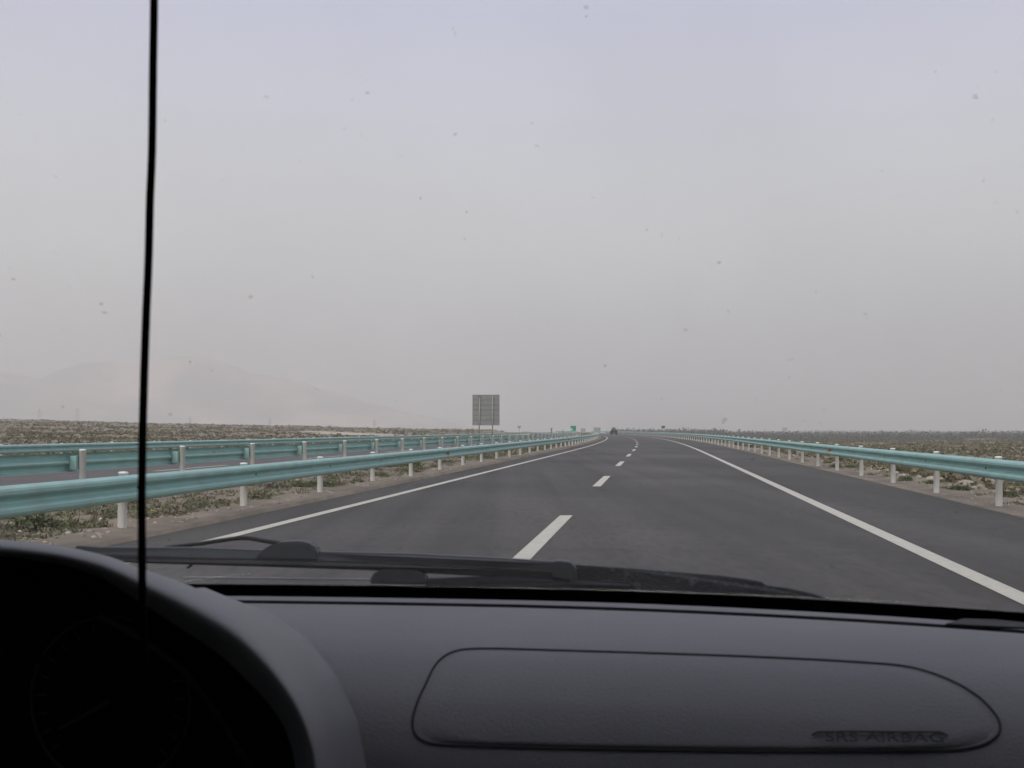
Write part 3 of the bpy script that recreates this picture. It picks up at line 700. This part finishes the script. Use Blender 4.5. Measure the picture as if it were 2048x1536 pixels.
def pylon(px, top, d, label):
    x = (px - 1024) / F * d; z = hz(x, d); h = HC + (860 - top) * d / F - z
    r = empty('pylon', (x, d, z)); tag(r, label, 'pylon', 'power pylons in front of the hills')
    V = []; Fc = []; b = h * .09; n = 8; w = lambda t: b * (1 - t) + .25
    for sx in (-1, 1):
        for sy in (-1, 1): tube(V, Fc, [(sx * w(0), sy * w(0), -.5), (sx * w(1), sy * w(1), h)], .09, 4)
    for k in range(n):
        t0, t1 = k / n, (k + 1) / n
        for sy in (-1, 1):
            tube(V, Fc, [(-w(t0), sy * w(t0), h * t0), (w(t1), sy * w(t1), h * t1)], .05, 3); tube(V, Fc, [(w(t0), sy * w(t0), h * t0), (-w(t1), sy * w(t1), h * t1)], .05, 3)
    link('lattice', mesh('lattice', V, Fc, M['steel']), r)
    for t in (.72, .86):
        V = []; Fc = []; tube(V, Fc, [(-h * .13, 0, h * t), (0, 0, h * t + .8), (h * .13, 0, h * t)], .12, 4); tube(V, Fc, [(-h * .13, 0, h * t), (h * .13, 0, h * t)], .1, 4); link('crossarm', mesh('crossarm', V, Fc, M['steel']), r)
for px, top, d, lab in ((79, 817, 1150, 'faint power pylon nearest the picture edge before the hills'), (155, 816, 1200, 'faint power pylon with wide arms, tallest before the hills'), (381, 834, 1150, 'tiny hazy pylon between the hanging cable and the hill crest'), (540, 837, 1200, 'tiny hazy pylon above the start of the pale track'), (749, 839, 1200, 'tiny hazy pylon closest to the big grey sign')):
    pylon(px, top, d, lab)

# ------------------------------------------------------------------ our own car
car = empty('car_cabin', (0, 0, 0), -TH); tag(car, 'interior of the car the view is taken from, with grey dashboard and windscreen', 'car')
def bow(r):
    r = np.asarray(r, float); return 1 - np.where(r > -.15, .40, .12) * (r + .15) ** 2
PD = np.array([(1.02, .161), (.983, .1635), (.953, .168), (.924, .1745), (.901, .183), (.882, .194), (.864, .208), (.849, .225), (.836, .245), (.826, .268), (.82, .30), (.82, .34), (.83, .40), (.86, .50), (.89, .60)])
tt = np.linspace(0, len(PD) - 1, 90); prof = np.c_[np.interp(tt, range(len(PD)), PD[:, 0]), np.interp(tt, range(len(PD)), PD[:, 1])]
for _ in range(6):
    q = prof.copy(); q[1:-1] = (prof[:-2] + 2 * prof[1:-1] + prof[2:]) / 4; prof = q
prof = np.r_[[(1.022, .19), (1.0215, .163)], prof]
def dashpt(r, D, h):
    """crowned passenger side: the whole profile comes nearer towards the door"""
    return (r, D * float(bow(r)), HC - h)
rs = np.linspace(-.76, .76, 120)
V = [dashpt(r, D, h) for r in rs for D, h in prof]
DASHV = np.array(V); DASHF = grid(len(rs), len(prof), None, False)
dash = link('dashboard', mesh('dashboard', DASHV, DASHF, M['dash'], True), car)
# walk from the camera outwards instead: the first hit counts
def dashhit(px, py, lift=0.0):
    d = carray(px, py); k = .45 / d.y; step = .0006
    zmin = float(prof[:, 0].min())
    while k * d.y < 1.05:
        D = k * d.y; r = d.x * k; h = -d.z * k; Dn = D / float(bow(r))
        if Dn > float(HD[0]):
            hs_ = float(np.interp(Dn, HD, HH))
            if h >= hs_:
                a_, b_ = k - step, k
                for _ in range(14):
                    c_ = (a_ + b_) / 2; Dc = c_ * d.y / float(bow(d.x * c_))
                    if Dc > HD[0] and -d.z * c_ >= float(np.interp(Dc, HD, HH)): b_ = c_
                    else: a_ = c_
                k = b_ - lift; return Vector((d.x * k, d.y * k, HC + d.z * k))
        k += step
    return Vector((d.x * k, d.y * k, HC + d.z * k))
imin = int(np.argmin(prof[:, 0])); sel = prof[2:imin + 1][::-1]; HD, HH = sel[:, 0], sel[:, 1]
# front strip with the defroster slot
def ribbon(name, prs, r0, r1, m, parent, n=60):
    rr = np.linspace(r0, r1, n); V = [dashpt(r, D, h) for r in rr for D, h in prs]
    return link(name, mesh(name, np.array(V), grid(n, len(prs), None, False), m, True), parent)
ribbon('defroster_strip', [(1.062, .20), (1.060, .1605), (1.057, .1598), (1.045, .1602), (1.0365, .1606)], -.72, .46, M['dash'], dash)
ribbon('slot_shadow_gap', [(1.0363, .1607), (1.036, .19)], -.72, .40, M['seam'], dash)
ribbon('slot_filler', [(1.075, .175), (1.018, .172)], -.76, .76, M['black'], dash)
def seam_tube(name, pts, rad, m, parent):
    V = []; Fc = []; tube(V, Fc, pts, rad, 6, False); return link(name, mesh(name, V, Fc, m), parent)
def catmull(P, n=8, closed=False):
    P = [Vector(p) if len(p) == 3 else Vector((*p, 0)) for p in P]; out = []; N_ = len(P)
    for i in range(N_ if closed else N_ - 1):
        g = lambda k: P[k % N_] if closed else P[min(max(k, 0), N_ - 1)]
        p0, p1, p2, p3 = g(i - 1), g(i), g(i + 1), g(i + 2)
        for k in range(n):
            t = k / n; out.append(.5 * ((2 * p1) + (p2 - p0) * t + (2 * p0 - 5 * p1 + 4 * p2 - p3) * t * t + (3 * p1 - p0 - 3 * p2 + p3) * t ** 3))
    if not closed: out.append(P[-1])
    return out
def bspline(P, n=8):
    P = [P[0], P[0]] + list(P) + [P[-1], P[-1]]; out = []
    for i in range(len(P) - 3):
        for k in range(n):
            t = k / n; out.append(((1 - t) ** 3 * P[i] + (3 * t ** 3 - 6 * t * t + 4) * P[i + 1] + (-3 * t ** 3 + 3 * t * t + 3 * t + 1) * P[i + 2] + t ** 3 * P[i + 3]) / 6)
    out.append(P[-1]); return out
# airbag cover: its own slightly proud panel inside a dark seam
ringpx = [(825, 1440), (829, 1465), (848, 1482), (900, 1490), (1100, 1496), (1300, 1500), (1600, 1503), (1860, 1502), (1950, 1494), (1992, 1474), (2000, 1450), (1988, 1425), (1955, 1392), (1900, 1360), (1820, 1334), (1700, 1323), (1500, 1313), (1300, 1306), (1100, 1300), (960, 1297), (905, 1304), (872, 1328), (850, 1370), (834, 1405)]
ringc = catmull(ringpx, 5, True)
ring3 = [dashhit(p.x, p.y, .0005) for p in ringc]
seam_tube('airbag_seam', ring3 + ring3[:1], .0009, M['seam'], dash)
cpx = (1400, 1400); V = []; Fc = []; nr = 16
for k in range(nr + 1):
    t = k / nr
    for p in ringc:
        q = dashhit(cpx[0] + (p.x - cpx[0]) * t * .9965, cpx[1] + (p.y - cpx[1]) * t * .9965, .0013 if k < nr else -.0008); V.append(q)
n = len(ringc)
for k in range(nr):
    for i in range(n):
        j = (i + 1) % n
        Fc.append((k * n + i, k * n + j, (k + 1) * n + j, (k + 1) * n + i))
link('airbag_cover', mesh('airbag_cover', V, Fc, M['dash'], True), dash)
# embossed letters along the lower edge of the cover, one ledge line above them
pa, pb = dashhit(1652, 1475, .006), dashhit(1888, 1477, .006); pu = dashhit(1760, 1464, .006); pd = dashhit(1760, 1486, .006)
t = text('airbag_lettering', 'SRS AIRBAG', .0125, M['letter'], dash, (pa + pb) / 2, (0, 0, 0), ext=.0004)
xa = (pb - pa).normalized(); ya = (pu - pd).normalized(); za = xa.cross(ya).normalized(); ya = za.cross(xa)
bb = [v.co for v in t.data.vertices]; wx = max(v.x for v in bb) - min(v.x for v in bb); wy = max(v.y for v in bb) - min(v.y for v in bb)
sx_ = (pb - pa).length / wx; sy_ = (pu - pd).length / wy * .78
t.matrix_local = Matrix.Translation((pa + pb) / 2 + za * .0005) @ Matrix((xa, ya, za)).transposed().to_4x4() @ Matrix.Diagonal((sx_, sy_, 1, 1))
seam_tube('lettering_ledge', [dashhit(x, y, .003) for x, y in ((1624, 1470), (1634, 1464), (1700, 1463), (1800, 1464), (1880, 1464), (1896, 1471))], .0007, M['seam'], dash)
# corner vent hump at the far side
hump = [dashhit(x, y, .0) for x, y in ((1888, 1252), (1925, 1241), (1990, 1243), (2060, 1250), (2100, 1262), (2000, 1258))]
prism('corner_vent', [Vector((p.x, p.y, p.z + .002)) for p in hump], -.02, M['dash_dark'], dash, axis=(0, 0, 1), bev=.001)

# instrument hood: lofted from rim over crest down onto the dashboard
rim = [(-350, 1104), (-230, 1102), (-110, 1105), (0, 1112), (70, 1120), (137, 1133), (200, 1155), (245, 1181), (297, 1214), (351, 1250), (430, 1302), (488, 1355), (547, 1420), (578, 1480), (590, 1536), (594, 1660)]
mid = [(-335, 1080), (-220, 1078), (-105, 1081), (0, 1088), (70, 1097), (137, 1108), (205, 1128), (262, 1154), (318, 1184), (380, 1217), (462, 1268), (524, 1325), (580, 1398), (614, 1470), (628, 1536), (634, 1660)]
cre = [(-187, 1063), (-125, 1063), (-60, 1067), (0, 1073), (80, 1079), (150, 1089), (214, 1102), (273, 1123), (330, 1143), (395, 1170), (480, 1214), (548, 1275), (607, 1356), (645, 1440), (664, 1536), (672, 1660)]
bas = [(0, 0), (0, 0), (0, 0), (0, 0), (80, 0), (150, 0), (214, 0), (290, 0), (370, 0), (446, 1192), (540, 1224), (618, 1278), (682, 1358), (718, 1440), (738, 1536), (748, 1600)]
nseg = 6
def carc(pl, Ds):
    c = catmull(pl, nseg); Dd = np.interp(np.linspace(0, 1, len(c)), np.linspace(0, 1, len(Ds)), Ds); return [carpix(p.x, p.y, d) for p, d in zip(c, Dd)]
rimc = carc(rim, [.715, .725, .75, .76]); midc = carc(mid, [.712, .705, .69, .685]); crec = carc([(x, y - 5 * float(1 - ss(280, 560, x))) for x, y in cre], [.785, .785, .785, .775, .765])
basc = []; ap = -.56
for L_ in (rimc, midc, crec): L_[0].x = ap
kc = catmull([carpix(x, y, 1)[:] for x, y in cre], nseg)
for i, c in enumerate(crec):
    f = i / (len(crec) - 1) * (len(bas) - 1)
    j = int(f); w = f - j; x0, y0 = bas[j]; x1, y1 = bas[min(j + 1, len(bas) - 1)]
    if f < 9:
        w_ = float(ss(6.5, 9, f)); D_ = .955 + .06 * w_; r_ = (ap + (c.x - ap) * .76) * (1 - w_) + w_ * carpix(440, 1190, 1.0).x - .006; basc.append(Vector((r_, D_, HC - .172)))
    else:
        basc.append(dashhit(x0 + (x1 - x0) * w, y0 + (y1 - y0) * w, -.004))
N_ = len(rimc)
# the dashboard itself is left open where the instruments sit
fc = DASHV[DASHF].mean(1); rz_ = np.array([p.z for p in rimc])[::-1]; rw_ = np.array([p.x - ap for p in rimc])[::-1]
hw_ = np.interp(fc[:, 2], rz_, rw_) + .004
keep = ~((np.abs(fc[:, 0] - ap) < hw_) & (fc[:, 1] < .80))
dash_mesh = mesh('dashboard', DASHV, DASHF[keep], M['dash'], True)
dash.data = dash_mesh
lip = [Vector((ap + (p.x - ap) * .975, p.y + .006, p.z - .004)) for p in rimc]
deep = [Vector((ap + (p.x - ap) * .90, .80, p.z - .035)) for p in rimc]
ctrl = [rimc, midc, crec, basc]; rows = []
for i in range(N_):
    P = [ctrl[k][i] for k in range(4)]; f = min(1, i / (N_ - 1) * 15 / 9)
    q_ = P[2] * 1; k_ = (q_.y + .06) / q_.y; q_ = Vector((ap + (q_.x - ap) * .90, q_.y + .06, HC + (q_.z - HC) * k_ - .022))
    P.insert(3, q_.lerp((P[2] + P[3]) / 2, smooth01(f)))
    P2 = bspline([Vector((P[0].x, P[0].y + .006, P[0].z - .004)), P[0] * 1] + P, 6); rows.append(P2)
nv = len(rows[0])
def mirror(vs): return [Vector((2 * ap - v.x, v.y, v.z)) for v in vs]
allrows = [mirror(r_) for r_ in rows[::-1]] + rows
V = np.array([v[:] for r_ in allrows for v in r_])
hood = link('instrument_hood', mesh('instrument_hood', V, grid(len(allrows), nv, None, True), M['dash'], True), car)
V = []; 
ins = [(mirror([rimc[i], lip[i], deep[i]])) for i in range(N_)][::-1] + [[rimc[i], lip[i], deep[i]] for i in range(N_)]
V = np.array([v[:] for r_ in ins for v in r_])
cl = link('instrument_cluster', mesh('instrument_cluster', V, grid(len(ins), 3, None), M['black'], True), car)
ringp = [mirror([deep[i]])[0] for i in range(N_)][::-1] + deep; cen = Vector((ap, .80, HC - .25))
V = [cen] + ringp; Fc = [(0, i, i + 1) for i in range(1, len(ringp))]
link('gauge_panel', mesh('gauge_panel', V, Fc, M['black']), cl)
V = []; Fc = []; tube(V, Fc, catmull([carpix(x, y, .765) for x, y in ((200, 1232), (250, 1258), (300, 1290), (371, 1345), (432, 1420), (476, 1492), (506, 1540), (520, 1640))], 4), .0035, 8)
link('inner_bezel', mesh('inner_bezel', V, Fc, M['dash_dark'], True), cl)
for gx in (-.09, .07):
    V = []; Fc = []; c0 = Vector((-.47 + gx, .795, HC - .20))
    tube(V, Fc, [c0 + Vector((.062 * math.cos(a_), 0, .062 * math.sin(a_))) for a_ in np.linspace(0, 2 * math.pi, 33)], .0012, 5, False); dl = link('dial_ring', mesh('dial_ring', V, Fc, M['dial_mark']), cl)
    V = []; Fc = []
    for a_ in np.linspace(-.7, math.pi + .7, 19):
        dv = Vector((math.cos(a_), 0, math.sin(a_))); tube(V, Fc, [c0 + dv * .050, c0 + dv * .058], .0007, 4)
    m_ = link('dial_marks', mesh('dial_marks', V, Fc, M['dial_mark']), cl)
    V = []; Fc = []; tube(V, Fc, [c0, c0 + Vector((-.04, -.003, -.022))], [.002, .0006], 5); link('needle', mesh('needle', V, Fc, M['dial_mark']), cl)

# windscreen
wb = lambda r: Vector((r, 1.10 * float(bow(r)), HC - .1548)); wt = lambda r: Vector((r * .84, .62 + .03 * (1 - (r / .74) ** 2), HC + .37))
nr_, nh = 30, 14; V = []
rr = np.linspace(-.74, .74, nr_)
def wsurf(r, t, off=0.0):
    a_, b_ = wb(r), wt(r); p = a_.lerp(b_, t); p.z += .035 * math.sin(math.pi * t); p.y += .03 * math.sin(math.pi * t) + off; return p
for off in (0.0, .005): V += [wsurf(r, t, off) for r in rr for t in np.linspace(0, 1, nh)]
g1 = grid(nr_, nh, None); n0 = nr_ * nh; Fc = list(map(tuple, g1)) + [tuple(k + n0 for k in f[::-1]) for f in g1]
edge = [i * nh for i in range(nr_)] + [(nr_ - 1) * nh + j for j in range(1, nh)] + [i * nh + nh - 1 for i in range(nr_ - 2, -1, -1)] + [j for j in range(nh - 2, 0, -1)]
for i in range(len(edge)): p_, q_ = edge[i], edge[(i + 1) % len(edge)]; Fc.append((p_, q_, q_ + n0, p_ + n0))
ws = link('windscreen', mesh('windscreen', V, Fc, M['glass'], True), car)
V = [wsurf(r, t, .007) for r in rr for t in (-.06, -.0)] ; 
link('windscreen_seal', mesh('windscreen_seal', V, [tuple(f) for f in grid(nr_, 2, None)], M['black']), ws)
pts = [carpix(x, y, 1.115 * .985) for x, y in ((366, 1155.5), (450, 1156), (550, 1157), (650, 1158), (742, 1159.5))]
seam_tube('glass_base_glint', pts, .0011, M['pale_glint'], ws)  # thin light strip, a reflection painted in along the bottom of the glass
# cowl and bonnet, both below the line of sight
V = []
for r in np.linspace(-.78, .78, 24):
    for D, h in ((1.13, .225), (1.2, .25), (1.35, .30), (1.7, .40), (1.95, .46), (2.02, .62), (2.04, .9)): V.append((r * (1 - .03 * max(0, D - 1.1) / .9), D * (1 - .10 * (r / .78) ** 2), HC - h - .03 * (r / .78) ** 2))
link('bonnet', mesh('bonnet', np.array(V), grid(24, 7, None), M['carpaint'], True), car)

def wpoly(name, pl, m, parent, D=1.155, th=.012, bev=.0012):
    P = []
    for x, y in pl:
        p = carpix(x, y, D); 
        for _ in range(3): p = carpix(x, y, D * float(bow(p.x)))
        P.append(p)
    return prism(name, P, th, m, parent, bev=bev)
w1 = wpoly('wiper', [(150, 1092), (200, 1095), (390, 1096), (520, 1101), (640, 1104), (820, 1108), (1000, 1117), (1122, 1125), (1122, 1147), (1000, 1138), (740, 1126), (500, 1119), (290, 1115), (150, 1110)], M['wiper'], car)
wpoly('rubber_blade', [(160, 1113), (290, 1114), (500, 1118), (740, 1125), (1000, 1137), (1140, 1147), (1140, 1166), (1000, 1155), (740, 1141), (500, 1133), (290, 1127), (160, 1122)], M['rubber'], w1, D=1.145)
wpoly('pivot_cap', [(506, 1119), (522, 1103), (534, 1093), (556, 1085), (580, 1083), (602, 1083), (622, 1089), (632, 1100), (635, 1122)], M['wiper'], w1, D=1.15, th=.02, bev=.002)
V = []; Fc = []; tube(V, Fc, catmull([carpix(x, y, 1.16) for x, y in ((330, 1096), (395, 1088), (455, 1079), (492, 1076), (530, 1082), (575, 1089))], 4), .0023, 8); link('link_arm', mesh('link_arm', V, Fc, M['rubber'], True), w1)
wpoly('spindle_mount', [(736, 1168), (742, 1152), (752, 1143), (772, 1138), (838, 1142), (848, 1152), (852, 1170)], M['wiper'], w1, D=1.14, th=.02, bev=.002)
w2 = wpoly('wiper', [(1146, 1130), (1250, 1137), (1360, 1146), (1440, 1152), (1500, 1160), (1528, 1166), (1532, 1172), (1575, 1177), (1620, 1187), (1662, 1199), (1662, 1214), (1146, 1190)], M['wiper_dusty'], car, D=1.15)
wpoly('clip', [(1104, 1124), (1116, 1122), (1140, 1125), (1152, 1137), (1152, 1162), (1104, 1154)], M['wiper'], w2, D=1.14, th=.02, bev=.001)
wpoly('wiper_linkage', [(850, 1159), (930, 1156), (1010, 1154), (1140, 1163), (1262, 1164), (1272, 1192), (850, 1176)], M['rubber'], w2, D=1.142)
wpoly('linkage_rod', [(1140, 1162), (1200, 1166), (1262, 1170), (1262, 1174), (1140, 1168)], M['wiper'], w2, D=1.138, th=.003, bev=0)
wpoly('leaf_scrap', [(372, 1136), (380, 1129), (387, 1128), (383, 1133), (377, 1137)], M['black'], ws, D=1.12, th=.001, bev=0)

# cabin shell: roof lining, pillars, doors with glass, floor, and an added rear wall to dim the dashboard
def quad(name, P, m, parent, t=None):
    V = list(P); Fc = [(0, 1, 2, 3)]
    if t is not None:
        V += [Vector(p) + Vector(t) for p in P]; Fc = [(0, 1, 2, 3), (7, 6, 5, 4), (0, 4, 5, 1), (1, 5, 6, 2), (2, 6, 7, 3), (3, 7, 4, 0)]
    return link(name, mesh(name, V, Fc, m), parent)
ZR = HC + .37
quad('roof', [(-.66, .66, ZR), (.66, .66, ZR), (.66, -1.5, ZR + .02), (-.66, -1.5, ZR + .02)], M['headliner'], car, (0, 0, .04))
for s in (-1, 1):
    V = []; Fc = []; tube(V, Fc, [wsurf(s * .75, t_, .0) for t_ in np.linspace(-.02, 1.0, 8)], .035, 10); link('pillar', mesh('pillar', V, Fc, M['headliner'], True), car)
    d_ = quad('door', [(s * .78, 1.02, .35), (s * .78, -1.5, .35), (s * .76, -1.5, HC - .12), (s * .76, .99, HC - .15)], M['door_trim'], car, (s * .05, 0, 0))
    quad('side_window', [(s * .755, .93, HC - .15), (s * .755, -1.5, HC - .12), (s * .665, -1.5, ZR), (s * .665, .62, ZR)], M['side_glass'], d_)
    quad('door_pillar', [(s * .76, -.12, HC - .13), (s * .76, -.22, HC - .13), (s * .67, -.22, ZR), (s * .67, -.12, ZR)], M['headliner'], d_, (s * .03, 0, 0))
quad('floor', [(-.78, 1.0, .34), (.78, 1.0, .34), (.78, -1.5, .34), (-.78, -1.5, .34)], M['dash_dark'], car, (0, 0, -.04))
quad('firewall', [(-.78, 1.07, .34), (.78, .80, .34), (.78, .80, HC - .25), (-.78, 1.0, HC - .25)], M['dash_dark'], car, (0, .02, 0))
quad('rear_seat', [(-.76, -1.2, .34), (.76, -1.2, .34), (.70, -1.45, HC + .12), (-.70, -1.45, HC + .12)], M['door_trim'], car, (0, -.1, 0))
quad('rear_shade_panel', [(-.72, -1.48, HC + .1), (.72, -1.48, HC + .1), (.67, -1.5, ZR), (-.67, -1.5, ZR)], M['headliner'], car, (0, -.03, 0))  # unseen, added to shut out light from behind so the dashboard darkens
# hanging cable
cp = [(310, -420), (309, -200), (308, 0), (306, 140), (304, 300), (300, 400), (297, 520), (292, 640), (288, 760), (285, 880), (283.5, 1000), (284, 1100), (285, 1200), (290, 1330)]
P = [carpix(x, y, .56) for x, y in cp]
top = P[0].copy(); top.y = .55; top.z = ZR; P[0] = P[0]
V = []; Fc = []; pts = catmull([top] + P, 5); tube(V, Fc, pts, .0021, 10)
cb = link('cable', mesh('cable', V, Fc, M['cable'], True)); cb.rotation_euler = (0, 0, -TH); tag(cb, 'thin black cable hanging from the roof in front of the windscreen', 'cable')

# ------------------------------------------------------------------ haze
V = []; Fc = []; box(V, Fc, (0, 4000, 205), (22000, 15800, 434))
hm = bpy.data.materials.new('haze'); hm.use_nodes = True; t = hm.node_tree; t.nodes.clear()
o_ = t.nodes.new('ShaderNodeOutputMaterial'); pv = t.nodes.new('ShaderNodeVolumePrincipled')
pv.inputs['Density'].default_value = HAZE; pv.inputs['Color'].default_value = (.93, .928, .888, 1); pv.inputs['Anisotropy'].default_value = .2
t.links.new(pv.outputs[0], o_.inputs['Volume'])
hz_o = link('haze', mesh('haze', V, Fc, hm)); tag(hz_o, 'pale dust haze over the whole plain', 'haze', kind='stuff')
